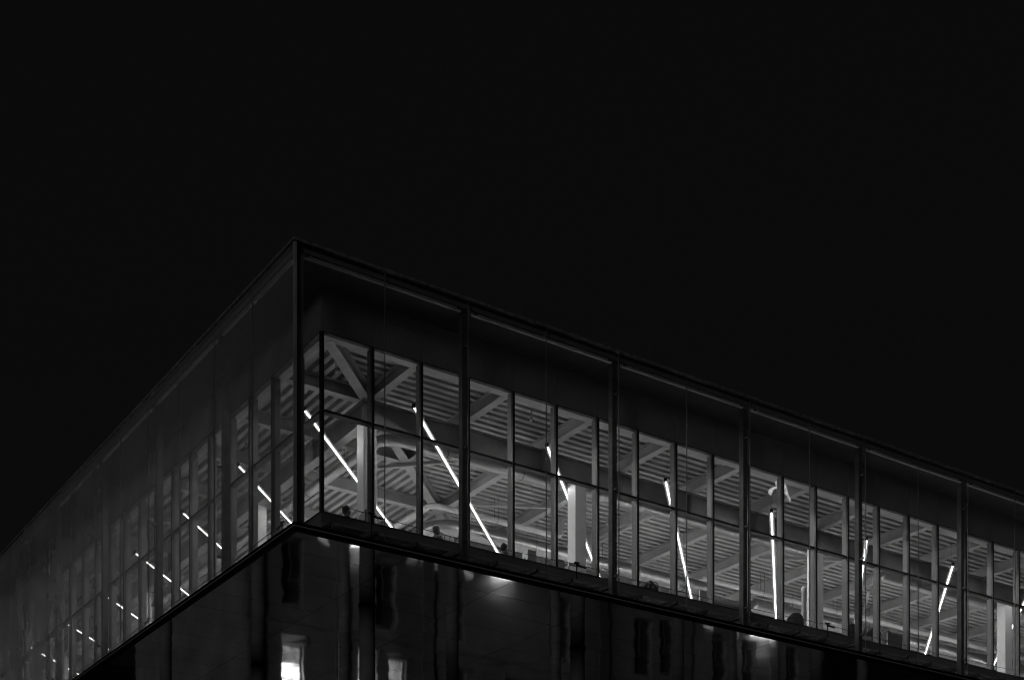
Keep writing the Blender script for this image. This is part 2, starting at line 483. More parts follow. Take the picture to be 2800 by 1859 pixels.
# ------------------------------------------------------------------ steel roof frame
def ibeam(length, h, w, tf=0.018, tw=0.014):
    mb = MB()
    mb.box(0, length, -w / 2, w / 2, 0, tf)
    mb.box(0, length, -tw / 2, tw / 2, tf, h - tf)
    mb.box(0, length, -w / 2, w / 2, h - tf, h)
    return mb
_bm = {}
def beam(name, a, b, z, h, w, mat):
    a = Vector((a[0], a[1])); b = Vector((b[0], b[1]))
    ln = round((b - a).length, 3)
    k = (name, ln, h, w, mat.name)
    if k not in _bm: _bm[k] = ibeam(ln, h, w).mesh(name, mat)
    return place(name, _bm[k], bld, (a.x, a.y, z), math.atan2(b.y - a.y, b.x - a.x))
YMAX = 19.9
HB = ZDK - ZBM - 0.004
# edge beams behind the window head
beam('edge_beam', (CI + 0.15, CI + 0.26), (37.8, CI + 0.26), ZBM + 0.002, HB, 0.24, M['steel'])
beam('edge_beam', (CI + 0.26, CI + 0.39), (CI + 0.26, 32.8), ZBM + 0.002, HB, 0.24, M['steel'])
# roof beams every second window module, from the edge to the diagonal
k = 1
while CI + 2 * MOD * k < 37:
    p = CI + 2 * MOD * k
    far = min(p - 0.02, YMAX)
    beam('roof_beam', (p, CI + 0.39), (p, far), ZBM, HB, 0.22, M['steel'])
    if p < 32: beam('roof_beam', (CI + 0.39, p), (far, p), ZBM, HB, 0.22, M['steel'])
    k += 1
d0 = CI + 0.33
beam('diagonal_beam', (d0, d0), (19.9, 19.9), ZBM - 0.004, HB + 0.002, 0.26, M['steel'])
# deep girders over the column rows
ZG = 18.15
def girder(a, b):
    beam('girder', a, b, ZG, ZBM - ZG - 0.008, 0.26, M['girder'])
girder((3.70, 3.82), (37.8, 3.82))
girder((3.84, 3.97), (3.84, 32.8))
girder((10.6, 10.48), (37.8, 10.48))
girder((10.5, 10.62), (10.5, 32.8))
# stiffeners on the girder faces
for i in range(14):
    u = 6.65 + i * 2 * MOD
    if u < 37: bx('stiffener', u - 0.008, u + 0.008, 3.69, 3.805, ZG + 0.02, ZBM - 0.03, M['girder'], bld)
    if u < 32: bx('stiffener', 3.71, 3.825, u - 0.008, u + 0.008, ZG + 0.02, ZBM - 0.03, M['girder'], bld)
# slim cross braces over the corner bays
def brace(a, b, z=18.64, w=0.09):
    a = Vector(a); b = Vector(b); ln = (b - a).length
    MB().box(0, ln, -w / 2, w / 2, 0, 0.09).build('brace', M['steel'], bld, (a.x, a.y, z), math.atan2(b.y - a.y, b.x - a.x))
brace((5.42, 7.75), (7.75, 5.42))
brace((9.35, 8.1), (11.9, 6.7)); brace((14.7, 9.0), (14.7, 5.2)); brace((12.05, 9.3), (13.5, 10.3))
brace((25.5, 6.7), (28.0, 9.3)); brace((20.0, 6.5), (22.6, 5.0))

# profiled steel deck: one sheet for each bay, ribs along the facade, mitred on the diagonal
def deck_sheet(side, p0, p1):
    prof = []
    v = CI + 0.15
    pitch, z0, z1 = 0.28, ZDK, ZDK + 0.14
    while v < YMAX - pitch:
        prof += [(v, z0), (v + 0.13, z0), (v + 0.155, z1), (v + 0.255, z1)]
        v += pitch
    mb = MB(); vs = []; fs = []; n = 0
    for (v, z) in prof:
        if v > p1 - 0.02: break
        a = max(p0, v)
        vs += [(a, v, z), (p1, v, z)] if side == 'R' else [(v, a, z), (v, p1, z)]
        n += 1
    for i in range(n - 1):
        f = (2 * i, 2 * i + 1, 2 * i + 3, 2 * i + 2)
        fs.append(tuple(reversed(f)) if side == 'R' else f)
    mb.add(vs, fs)
    return mb.build('deck_sheet', M['deck'], bld)
edges = [CI + 0.14] + [CI + 2 * MOD * k for k in range(1, 14)] + [37.9]
for a, b in zip(edges[:-1], edges[1:]):
    deck_sheet('R', a, b)
    if a < 32: deck_sheet('L', a, min(b, 32.9))

# sprinkler drops and a conduit under the deck
def sprinkler(x, y):
    mb = MB()
    mb.tube([(x, y, ZDK + 0.02), (x, y, ZDK - 0.16)], 0.014, 8)
    mb.lathe([(0.012, ZDK - 0.26), (0.05, ZDK - 0.25), (0.055, ZDK - 0.22), (0.03, ZDK - 0.20), (0.02, ZDK - 0.16)], 10, (x, y))
    mb.build('sprinkler', M['pipe'], bld, smooth=True)
for p in ((2.6, 3.1), (8.1, 2.6), (10.9, 6.6), (14.3, 7.3), (25.6, 2.4), (20.0, 7.0), (27.5, 6.0), (2.5, 8.3)): sprinkler(*p)

# lightning rods on the roof edge
for x, y in ((10.41, 0.3), (20.06, 0.3), (6.4, 0.3), (0.3, 13.2), (0.3, 22.0)):
    MB().lathe([(0.035, 19.78), (0.035, 19.84), (0.007, 19.85), (0.005, 20.46)], 6, (x, y)).build('lightning_rod', M['cable'], bld)

# ------------------------------------------------------------------ lamps: long lines hung at 45 degrees
ORD = ['first', 'second', 'third', 'fourth', 'fifth', 'sixth', 'seventh', 'eighth', 'ninth']
def lamp(x, y, length, label):
    t = tag(empty('linear_lamp', (x, y, 18.0), R(45)), label, 'lamp', 'diagonal lines of ceiling lamps')
    MB().box(0, length, -0.035, 0.035, 0.02, 0.075).box(0, length, -0.075, 0.075, 0.012, 0.0195).build('housing', M['housing'], t)
    q = [(0.019 * math.sin(a), 0.011 - 0.032 * abs(math.cos(a))) for a in (math.pi / 2 * k / 4 for k in range(-4, 5))]
    n = len(q)
    MB().add([(x_, y_, z_) for x_ in (0.012, length - 0.012) for y_, z_ in q],
             [(i, i + n, i + n + 1, i + 1) for i in range(n - 1)] + [(0, n - 1, 2 * n - 1, n), tuple(range(n)), tuple(reversed(range(n, 2 * n)))]).build('tube', M['glow'], t)
    MB().box(-0.012, -0.0005, -0.044, 0.044, -0.028, 0.077).build('end_cap', M['housing'], t)
    u = 0.6
    while u < length:
        MB().tube([(u, 0, 0.07), (u, 0, 1.12)], 0.004, 5).build('hanger_wire', M['cable'], t)
        u += 3.0
for k in range(9):
    x = 4.18 + 4.02 * k
    if x > 36: break
    lamp(x, 2.02, min(19.0, (36.8 - x) * 1.41), 'glowing diagonal lamp line, %s from the building corner behind the clear facade' % ORD[k])
for k in range(7):
    y = 3.68 + 4.02 * k
    lamp(2.02, y, min(19.0, (31.5 - y) * 1.41), 'glowing diagonal lamp line, %s from the building corner behind the facade with haze painted for a reflection' % ORD[k])

# ------------------------------------------------------------------ ducts and pipes
def bend_path(pts, rad, step=0.14, arc=6):
    """polyline with rounded corners; returns points"""
    pts = [Vector(p) for p in pts]
    out = [pts[0]]
    for i in range(1, len(pts) - 1):
        p = pts[i]; a = (pts[i - 1] - p).normalized(); b = (pts[i + 1] - p).normalized()
        s0 = p + a * rad; s1 = p + b * rad
        out.append(s0)
        for j in range(1, arc):
            t = j / arc
            out.append(s0 * (1 - t) ** 2 + p * 2 * t * (1 - t) + s1 * t * t)
        out.append(s1)
    out.append(pts[-1])
    return out
def seam_rings(pts, rad, step):
    """raised seams as short collars at regular steps along the duct"""
    mb = MB(); acc = 0.0
    for a, b in zip(pts[:-1], pts[1:]):
        d = b - a; ln = d.length
        u = step - acc
        while u < ln:
            c = a + d * (u / ln); e = d.normalized() * 0.007
            mb.tube([c - e, c - e * 0.5, c + e * 0.5, c + e], [rad, rad * 1.015, rad * 1.015, rad], 20, False)
            u += step
        acc = (acc + ln) % step
    return mb
def duct(name, pts, r, rad, label, cat, straps, mat='duct', seam=0.30):
    t = tag(empty(name, pts[0]), label, cat)
    o = Vector(pts[0])
    P = [p - o for p in bend_path(pts, rad)]
    MB().tube(P, r, 28).build('duct_body' if mat == 'duct' else 'pipe_body', M[mat], t, smooth=True)
    seam_rings(P, r, seam).build('seam_rings', M[mat], t)
    for (x, y, ax) in straps: _strap_world(t, o, x, y, pts[0][2], r, ax)
    return t
def _strap_world(t, o, x, y, z, r, ax):
    mb = MB(); pts = []
    for j in range(13):
        q = math.pi + math.pi * j / 12
        c = (r + 0.012) * math.cos(q); s = (r + 0.012) * math.sin(q)
        pts.append(Vector((x, y + c, z + s)) if ax == 'X' else Vector((x + c, y, z + s)))
    top = ZDK + 0.05
    pts = [Vector((pts[0].x, pts[0].y, top))] + pts + [Vector((pts[-1].x, pts[-1].y, top))]
    mb.tube([p - o for p in pts], 0.007, 6)
    mb.build('hanger_strap', M['strap'], t)
duct('spiral_duct', [(4.98, 26.0, 18.52), (4.98, 4.95, 18.52), (20.7, 4.95, 18.52)], 0.15, 0.62,
     'wide silver spiral duct turning the corner close behind the first column row', 'duct',
     [(6.9, 4.95, 'X'), (9.4, 4.95, 'X'), (12.0, 4.95, 'X'), (14.9, 4.95, 'X'), (18.2, 4.95, 'X'), (4.98, 6.9, 'Y'), (4.98, 9.4, 'Y'), (4.98, 12.2, 'Y'), (4.98, 15.2, 'Y')])
duct('spiral_duct', [(9.1, 19.0, 18.30), (9.1, 9.0, 18.30), (19.9, 9.0, 18.30)], 0.24, 0.8,
     'second silver spiral duct, bent deeper in the room below the pale pipe', 'duct',
     [(9.9, 9.0, 'X'), (12.6, 9.0, 'X'), (15.6, 9.0, 'X'), (18.8, 9.0, 'X'), (9.1, 12.0, 'Y')])
duct('spiral_duct', [(24.3, 5.0, 18.47), (37.6, 5.0, 18.47)], 0.17, 0.3,
     'straight silver spiral duct running to the far end behind the first column row', 'duct', [(26.0, 5.0, 'X'), (29.9, 5.0, 'X')])
duct('spiral_duct', [(22.4, 9.2, 18.25), (37.6, 9.2, 18.25)], 0.24, 0.3,
     'long straight silver spiral duct deep in the far end of the room', 'duct', [(24.5, 9.2, 'X'), (28.0, 9.2, 'X')])
duct('ceiling_pipe', [(8.3, 16.0, 18.42), (8.3, 8.05, 18.42), (13.05, 8.05, 18.42), (13.05, 8.05, 19.0)], 0.085, 0.28,
     'pale pipe bent round the corner and turning up into the ceiling', 'pipe', [(10.6, 8.05, 'X')], 'pipe', 1.3)
duct('ceiling_pipe', [(19.2, 8.4, 18.40), (37.6, 8.4, 18.40)], 0.085, 0.3,
     'long straight pale pipe with couplings in the far end of the room', 'pipe', [(22.0, 8.4, 'X'), (25.6, 8.4, 'X')], 'pipe', 1.3)
t = tag(empty('drain_pipe', (18.1, 2.55, 15.7)), 'short white vertical pipe stub beside a column near the clear facade', 'pipe')
MB().lathe([(0.07, -1.8), (0.07, 0.42), (0.085, 0.43), (0.085, 0.55), (0.07, 0.56), (0.05, 0.60)], 14).build('pipe_body', M['pipe'], t, smooth=True)

# ------------------------------------------------------------------ people, desks and small things by the windows
def skin_figure():
    """seated figure facing +X, floor at z=0, hip over the origin; one continuous skinned body"""
    V = []; E = []; Rr = []
    def v(p, r, link=None):
        V.append(p); Rr.append(r); i = len(V) - 1
        if link is not None: E.append((link, i))
        return i
    pel = v((0, 0, 0.52), (0.15, 0.12))
    wai = v((0.0, 0, 0.68), (0.14, 0.11), pel)
    che = v((0.03, 0, 0.90), (0.165, 0.12), wai)
    nec = v((0.05, 0, 1.04), (0.06, 0.06), che)
    jaw = v((0.075, 0, 1.11), (0.062, 0.072), nec)
    hea = v((0.07, 0, 1.20), (0.080, 0.098), jaw)
    cro = v((0.06, 0, 1.27), (0.060, 0.075), hea)
    v((0.165, 0, 1.165), (0.014, 0.014), hea)
    for s in (-1, 1):
        v((0.065, s * 0.088, 1.17), (0.012, 0.022), hea)
        sh = v((0.03, s * 0.19, 0.96), (0.062, 0.062), che)
        el = v((0.10, s * 0.25, 0.72), (0.046, 0.046), sh)
        wr = v((0.34, s * 0.19, 0.755), (0.028, 0.028), el)
        pa = v((0.41, s * 0.175, 0.758), (0.036, 0.018), wr)
        for k in range(4):
            a = v((0.455, s * (0.205 - 0.021 * k), 0.765), (0.009, 0.009), pa)
            v((0.50 - 0.006 * abs(k - 1.4), s * (0.207 - 0.022 * k), 0.747), (0.008, 0.008), a)
        th = v((0.40, s * 0.130, 0.757), (0.010, 0.010), pa)
        v((0.43, s * 0.115, 0.75), (0.009, 0.009), th)
        hp = v((0.06, s * 0.10, 0.50), (0.095, 0.09), pel)
        kn = v((0.44, s * 0.12, 0.50), (0.062, 0.062), hp)
        an = v((0.40, s * 0.12, 0.09), (0.042, 0.042), kn)
        v((0.54, s * 0.13, 0.04), (0.04, 0.035), an)
    me = bpy.data.meshes.new('body')
    me.from_pydata(V, E, [])
    return me, Rr
def person_material(name, shirt):
    m, nt, o = newmat(name)
    p = nt.nodes.new('ShaderNodeBsdfPrincipled'); p.inputs['Roughness'].default_value = 0.7
    tc = nt.nodes.new('ShaderNodeTexCoord'); sx = nt.nodes.new('ShaderNodeSeparateXYZ'); L(nt, tc.outputs['Object'], sx.inputs[0])
    gt = nt.nodes.new('ShaderNodeMath'); gt.operation = 'GREATER_THAN'; gt.inputs[1].default_value = 1.055; L(nt, sx.outputs[2], gt.inputs[0])
    hx = nt.nodes.new('ShaderNodeMath'); hx.operation = 'GREATER_THAN'; hx.inputs[1].default_value = 0.335; L(nt, sx.outputs[0], hx.inputs[0])
    hz = nt.nodes.new('ShaderNodeMath'); hz.operation = 'GREATER_THAN'; hz.inputs[1].default_value = 0.70; L(nt, sx.outputs[2], hz.inputs[0])
    hm = nt.nodes.new('ShaderNodeMath'); hm.operation = 'MULTIPLY'; L(nt, hx.outputs[0], hm.inputs[0]); L(nt, hz.outputs[0], hm.inputs[1])
    ad = nt.nodes.new('ShaderNodeMath'); ad.operation = 'MAXIMUM'; L(nt, gt.outputs[0], ad.inputs[0]); L(nt, hm.outputs[0], ad.inputs[1])
    mr = nt.nodes.new('ShaderNodeMapRange'); mr.inputs['To Min'].default_value = shirt; mr.inputs['To Max'].default_value = 0.36
    L(nt, ad.outputs[0], mr.inputs[0]); L(nt, mr.outputs[0], p.inputs['Base Color']); L(nt, p.outputs[0], o.inputs[0])
    return m
def person(x, y, ang, shirt, hair, label, lift=0.0):
    t = tag(empty('person', (x, y, ZF + lift + 0.06), R(ang)), label, 'person')
    me, rr = skin_figure()
    me.materials.append(person_material('clothes_and_skin', shirt))
    b = place('body', me, t)
    sk = b.modifiers.new('skin', 'SKIN')
    sk.use_smooth_shade = True
    if not me.skin_vertices: bpy.context.view_layer.update()
    for i, r in enumerate(rr):
        me.skin_vertices[0].data[i].radius = r
        me.skin_vertices[0].data[i].use_root = (i == 0)
    su = b.modifiers.new('smooth', 'SUBSURF'); su.levels = 1; su.render_levels = 2
    mb = MB()
    n, mlev = 14, 7
    vs = []; fs = []
    for i in range(mlev + 1):
        for j in range(n):
            q = 2 * math.pi * j / n
            drop = 0.62 - 0.34 * math.cos(q)          # lower at the nape than over the brow
            a = math.pi * drop * i / mlev
            vs.append((0.050 + 0.108 * math.sin(a) * math.cos(q), 0.092 * math.sin(a) * math.sin(q), 1.205 + 0.125 * math.cos(a)))
    for i in range(mlev):
        for j in range(n):
            fs.append((i * n + j, (i + 1) * n + j, (i + 1) * n + (j + 1) % n, i * n + (j + 1) % n))
    mb.add(vs, fs).build('hair', M[hair], t, smooth=True)
    return t
def desk(x, y, w, d, label, ang=0):
    t = tag(empty('desk', (x, y, ZF), R(ang)), label, 'desk', 'desks along the clear facade')
    MB().box(-w / 2, w / 2, -d / 2, d / 2, 0.71, 0.735).build('desktop', M['wood'], t)
    for a in (-1, 1):
        for b in (-1, 1):
            MB().box(a * (w / 2 - .05) - .025, a * (w / 2 - .05) + .025, b * (d / 2 - .05) - .025, b * (d / 2 - .05) + .025, 0, 0.709).build('leg', M['plastic_g'], t)
    return t
def monitor(x, y, ang, w, h, mat, label, z=0.737, dot=False):
    t = tag(empty('monitor', (x, y, ZF + z), R(ang)), label, 'monitor')
    MB().box(-0.09, 0.09, -0.12, 0.12, 0, 0.012).build('foot', M[mat], t)
    MB().box(-0.02, 0.0, -0.03, 0.03, 0.0121, 0.34).build('stem', M[mat], t)
    b = MB().box(0.001, 0.03, -w / 2, w / 2, 0.25, 0.25 + h).build('casing', M[mat], t)
    MB().box(0.0301, 0.033, -w / 2 + .015, w / 2 - .015, 0.265, 0.235 + h).build('screen', M['plastic_b'], b)
    if dot: MB().box(-0.003, 0.0009, -0.025, 0.025, 0.24 + h * 0.6, 0.29 + h * 0.6).build('badge', M['plastic_b'], b)
    return t
def office_chair(x, y, ang, label, mat='cloth_d', h=1.0):
    t = tag(empty('office_chair', (x, y, ZF), R(ang)), label, 'chair')
    mb = MB()
    prof = []
    n = 10
    for i in range(n + 1):
        for s in (0, 1):
            q = -0.9 + 1.8 * i / n
            prof.append((q, s))
    # rounded backrest shell, curved in plan, arched on top
    vs = []; fs = []; rows = 8
    for i in range(n + 1):
        q = -1 + 2 * i / n
        top = h + 0.16 - 0.16 * abs(q) ** 3
        for k in range(rows + 1):
            z = 0.55 + (top - 0.55) * k / rows
            xx = -0.26 + 0.07 * q * q - 0.05 * (k / rows) ** 2
            for th in (0, 0.05): vs.append((xx - th, 0.25 * q, z))
    W = (rows + 1) * 2
    for i in range(n):
        for k in range(rows):
            a = i * W + k * 2
            fs.append((a, a + W, a + W + 2, a + 2)); fs.append((a + 1, a + 3, a + W + 3, a + W + 1))
        fs.append((i * W + W - 2, (i + 1) * W + W - 2, (i + 1) * W + W - 1, i * W + W - 1))
        fs.append((i * W, i * W + 1, (i + 1) * W + 1, (i + 1) * W))
    for i in (0, n):
        for k in range(rows):
            a = i * W + k * 2
            fs.append((a, a + 2, a + 3, a + 1))
    mb.add(vs, fs).build('backrest', M[mat], t, smooth=True)
    MB().prism([(-0.24, -0.2), (-0.2, -0.24), (0.2, -0.24), (0.26, -0.18), (0.26, 0.18), (0.2, 0.24), (-0.2, 0.24), (-0.24, 0.2)], 0.42, 0.49).build('seat', M[mat], t)
    MB().lathe([(0.03, 0.08), (0.03, 0.419)], 10).build('stem', M['plastic_b'], t)
    for k in range(5):
        a = 2 * math.pi * k / 5
        MB().tube([(0, 0, 0.09), (0.28 * math.cos(a), 0.28 * math.sin(a), 0.06), (0.28 * math.cos(a), 0.28 * math.sin(a), 0.0)], 0.022, 8).build('leg', M['plastic_b'], t)
    MB().box(-0.285, -0.245, -0.03, 0.03, 0.38, 0.7).build('back_support', M['plastic_b'], t)
    return t

desk(2.95, 2.35, 1.5, 0.75, 'pale desk under the dark monitor nearest the building corner')
person(2.36, 2.2, -8, 0.05, 'hair', 'dark haired person seated at a dark monitor nearest the building corner', -0.03)
monitor(2.88, 2.22, 172, 0.50, 0.30, 'plastic_b', 'dark monitor in front of the person nearest the building corner', 0.737)
desk(5.45, 2.35, 1.6, 0.75, 'pale desk with a white monitor and a small bottle')
person(4.88, 2.2, 10, 0.16, 'hair_l', 'fair haired person seated at a white monitor beside a small bottle', 0.03)
monitor(5.24, 2.3, 118, 0.42, 0.30, 'plastic_w', 'white monitor with a square badge between a person and a small bottle', 0.737, True)
t = tag(empty('bottle', (5.60, 2.2, ZF + 0.736)), 'small pale bottle standing beside the white monitor with a square badge', 'bottle')
MB().lathe([(0.055, 0), (0.06, 0.02), (0.06, 0.38), (0.05, 0.44), (0.022, 0.49), (0.02, 0.53)], 14).build('bottle_body', M['bottle'], t, smooth=True)
MB().lathe([(0.024, 0.531), (0.024, 0.57), (0.02, 0.575)], 12).build('cap', M['plastic_w'], t, smooth=True)
desk(7.6, 2.35, 1.8, 0.75, 'pale desk carrying a white box with a round port')
person(6.93, 2.2, 20, 0.03, 'hair', 'person in dark clothes with head bowed beside a white box with a port', 0.0)

def port_box(x, y, ang, w, d, z, h, label, lean=0.03):
    """white device case with tapered sides, stand and a round port"""
    t = tag(empty('device_case', (x, y, ZF + z), R(ang)), label, 'device')
    mb = MB()
    a, b = w / 2, d / 2
    mb.add([(-a, -b, 0), (a, -b, 0), (a, b, 0), (-a, b, 0), (-a + lean, -b + lean, h), (a - lean, -b + lean, h), (a - lean, b - lean, h), (-a + lean, b - lean, h)],
           [(3, 2, 1, 0), (4, 5, 6, 7), (0, 1, 5, 4), (1, 2, 6, 5), (2, 3, 7, 6), (3, 0, 4, 7)])
    mb.build('case', M['plastic_w'], t)
    q = lean * 0.7
    MB().tube([(-a + q - 0.012, 0, h * 0.62), (-a + q + 0.03, 0, h * 0.62)], 0.028, 12).build('port', M['plastic_b'], t)
    MB().box(-a * .7, a * .7, -b * .7, b * .7, -0.02, -0.0005).build('foot', M['plastic_g'], t)
    return t
port_box(7.80, 2.25, 0, 0.34, 0.30, 0.756, 0.58, 'tall white tapered device case with a round port on a desk', 0.04)
port_box(8.72, 2.25, 0, 0.30, 0.26, 0.756, 0.52, 'white device case beside the white column, left of a small tray', 0.02)
desk(9.1, 2.35, 1.0, 0.75, 'pale desk with a device case and a raised tray near the second column')
t = tag(empty('paper_tray', (9.15, 2.2, ZF + 0.736)), 'low pale tray raised on four feet beside the white column', 'tray')
MB().box(-0.22, 0.22, -0.15, 0.15, 0.40, 0.415).build('tray_base', M['plastic_w'], t)
for sx_ in (-.2, .2):
    for sy_ in (-.13, .13): MB().tube([(sx_, sy_, 0), (sx_, sy_, 0.399)], 0.01, 6).build('leg', M['plastic_g'], t)
for yy in (-0.155, 0.151): MB().box(-0.22, 0.22, yy, yy + 0.004, 0.405, 0.47).build('tray_side', M['plastic_w'], t)

# desk lamp with an angled arm
t = tag(empty('desk_lamp', (10.62, 2.3, ZF + 0.736)), 'thin arm desk lamp with a flat head next to the wide post', 'lamp')
MB().lathe([(0.09, 0), (0.09, 0.02), (0.02, 0.03)], 14).build('base', M['plastic_g'], t)
MB().tube([(0, 0, 0.03), (-0.08, 0, 0.30), (-0.22, 0, 0.60)], 0.010, 6).build('arm', M['plastic_w'], t)
MB().box(-0.36, -0.16, -0.03, 0.03, 0.60, 0.625).build('head', M['plastic_w'], t)
desk(10.75, 2.35, 0.9, 0.75, 'pale desk carrying a thin arm lamp')

# cabinet with a coil of cable and a bag on top
t = tag(empty('cabinet', (11.95, 2.3, ZF)), 'black cabinet under a lumpy dark bag by the clear facade', 'cabinet')
MB().box(-0.42, 0.42, -0.25, 0.25, 0.05, 0.98).build('carcass', M['plastic_b'], t)
for s_ in (-1, 1): MB().box(s_ * 0.205 - 0.2, s_ * 0.205 + 0.2, -0.262, -0.251, 0.08, 0.95).build('door', M['plastic_b'], t)
MB().box(-0.40, 0.40, -0.22, 0.22, 0.0, 0.049).build('plinth', M['plastic_b'], t)
t = tag(empty('bag', (11.86, 2.25, ZF + 0.98)), 'lumpy dark bag slumped on the black cabinet', 'bag')
mb = MB(); n, m_ = 16, 10; vs = []; fs = []
for i in range(m_ + 1):
    for j in range(n):
        a = math.pi * i / m_; q = 2 * math.pi * j / n
        k = 1 + 0.10 * math.sin(3 * q + i) + 0.07 * math.sin(5 * q - 2 * i)
        vs.append((0.27 * k * math.sin(a) * math.cos(q), 0.18 * k * math.sin(a) * math.sin(q), max(0.0, 0.14 - 0.17 * math.cos(a) * (1 + 0.08 * math.sin(4 * q)))))
for i in range(m_):
    for j in range(n): fs.append((i * n + j, i * n + (j + 1) % n, (i + 1) * n + (j + 1) % n, (i + 1) * n + j))
mb.add(vs, fs).build('bag_body', M['cloth_d'], t, smooth=True)
for kx in (-0.12, -0.09, 0.05):
    MB().tube([(kx + 0.10 * math.cos(q / 10 * math.pi), -0.17 - 0.02 * math.sin(q), 0.05 + 0.24 * math.sin(q / 10 * math.pi)) for q in range(11)], 0.012, 6).build('strap', M['plastic_b'], t)

# flared white board stand, screen, drum shade, far chairs
t = tag(empty('flip_chart', (14.0, 2.25, ZF)), 'pale flared flip chart standing behind a mullion by the clear facade', 'flip chart')
MB().add([(-0.36, -0.03, 0.5), (0.36, -0.03, 0.5), (0.36, 0.03, 0.5), (-0.36, 0.03, 0.5), (-0.26, 0.06, 1.45), (0.26, 0.06, 1.45), (0.26, 0.1, 1.45), (-0.26, 0.1, 1.45)],
         [(3, 2, 1, 0), (4, 5, 6, 7), (0, 1, 5, 4), (1, 2, 6, 5), (2, 3, 7, 6), (3, 0, 4, 7)]).build('board', M['paper'], t)
for x_, y_ in ((-0.34, -0.12), (0.34, -0.12), (0, 0.5)): MB().tube([(x_, y_, 0), (x_ * 0.6, 0.06, 1.1)], 0.014, 6).build('leg', M['plastic_g'], t)
t = tag(empty('desk_screen', (14.75, 2.3, ZF)), 'low grey desk screen beside the flip chart', 'screen')
MB().box(-0.5, 0.5, -0.02, 0.02, 0.1, 1.2).build('panel', M['plastic_g'], t)
for x_ in (-0.4, 0.4): MB().box(x_ - 0.03, x_ + 0.03, -0.2, 0.2, 0.0, 0.099).build('foot', M['plastic_b'], t)

office_chair(17.45, 2.35, 60, 'wide dark lounge chair with a rounded back beside the short pipe stub', 'cloth_d', 1.18)
office_chair(19.8, 2.4, 80, 'dark chair with a rounded back behind the seated person by the far post', 'cloth_d', 1.28)
person(20.15, 2.05, 35, 0.30, 'hair_l', 'person in a pale shirt seated between two dark chairs at the far post', 0.05)
office_chair(20.75, 2.35, 70, 'tall dark chair with an arched back beside the round wall lamp', 'cloth_d', 1.30)
t = tag(empty('round_stool', (21.45, 2.5, ZF)), 'dark round backed seat behind the grey desk screen', 'seat')
MB().lathe([(0.2, 0), (0.2, 0.03), (0.03, 0.05), (0.03, 0.5), (0.2, 0.52), (0.22, 0.56), (0.2, 0.6)], 18).build('seat', M['cloth_d'], t, smooth=True)
MB().tube([(0.18, 0, 0.55), (0.2, 0, 1.3)], 0.02, 8).build('stem', M['plastic_b'], t)
mb = MB(); mb.ellipsoid((0.2, 0, 1.48), (0.05, 0.2, 0.22), 14, 8); mb.build('back', M['cloth_d'], t, smooth=True)
t = tag(empty('desk_screen', (21.72, 2.2, ZF)), 'rounded grey desk screen with a device case on each side', 'screen')
MB().prism([(-0.30, 0.1), (0.30, 0.1), (0.34, 0.14), (0.34, 1.44), (0.30, 1.48), (-0.30, 1.48), (-0.34, 1.44), (-0.34, 0.14)], -0.02, 0.02).build('panel', M['plastic_g'], t)
t.children[0].rotation_euler = (R(90), 0, 0)
for x_ in (-0.25, 0.25): MB().box(x_ - 0.03, x_ + 0.03, -0.2, 0.2, 0.0, 0.099).build('foot', M['plastic_b'], t)
desk(22.3, 2.3, 1.0, 0.7, 'pale desk at the far end carrying one small device case')
port_box(22.15, 2.2, 0, 0.22, 0.22, 0.756, 0.50, 'small white device case beside the rounded grey desk screen', 0.01)

# paper bird mobile by the window head, self-glow added, no lamp inside
t = tag(empty('glow_paper_mobile', (16.35, 1.72, 18.72)), 'white paper bird mobile with added glow hanging at the head of a window', 'lamp')
def ribbon(pts, w, name):
    mb = MB(); vs = []
    for i, p in enumerate(pts):
        k = w[i] * 1.15; tw = -0.5 + 0.12 * i
        dx, dy = k * math.cos(tw), k * math.sin(tw)
        for th in (0, 0.006): vs += [(p[0] - dx, p[1] - dy + th, p[2]), (p[0] + dx, p[1] + dy + th, p[2])]
    fs = []
    for i in range(len(pts) - 1):
        a = 4 * i
        fs += [(a, a + 1, a + 5, a + 4), (a + 2, a + 6, a + 7, a + 3), (a, a + 4, a + 6, a + 2), (a + 1, a + 3, a + 7, a + 5)]
    fs += [(0, 2, 3, 1), (len(vs) - 4, len(vs) - 3, len(vs) - 1, len(vs) - 2)]
    mb.add(vs, fs).build(name, M['paper_glow'], t)
ribbon([(-0.16, 0, 0.06), (-0.15, 0, -0.05), (-0.13, 0, -0.15), (-0.11, 0, -0.26)], [0.05, 0.06, 0.05, 0.01], 'glow_paper_ribbon')
ribbon([(-0.18, 0, -0.10), (-0.30, 0, -0.16), (-0.42, 0, -0.26), (-0.46, 0, -0.36), (-0.42, 0, -0.40)], [0.02, 0.07, 0.06, 0.05, 0.02], 'glow_paper_ribbon')
ribbon([(0.06, 0, 0.06), (0.12, 0, -0.08), (0.20, 0, -0.20), (0.30, 0, -0.32), (0.36, 0, -0.42)], [0.05, 0.07, 0.05, 0.04, 0.01], 'glow_paper_ribbon')
MB().tube([(-0.1, 0, 0.0), (-0.1, 0, 0.40)], 0.003, 5).build('thread', M['cable'], t)
MB().tube([(-0.12, 0, 0.05), (0.1, 0, 0.05)], 0.004, 5).build('rod', M['cable'], t)

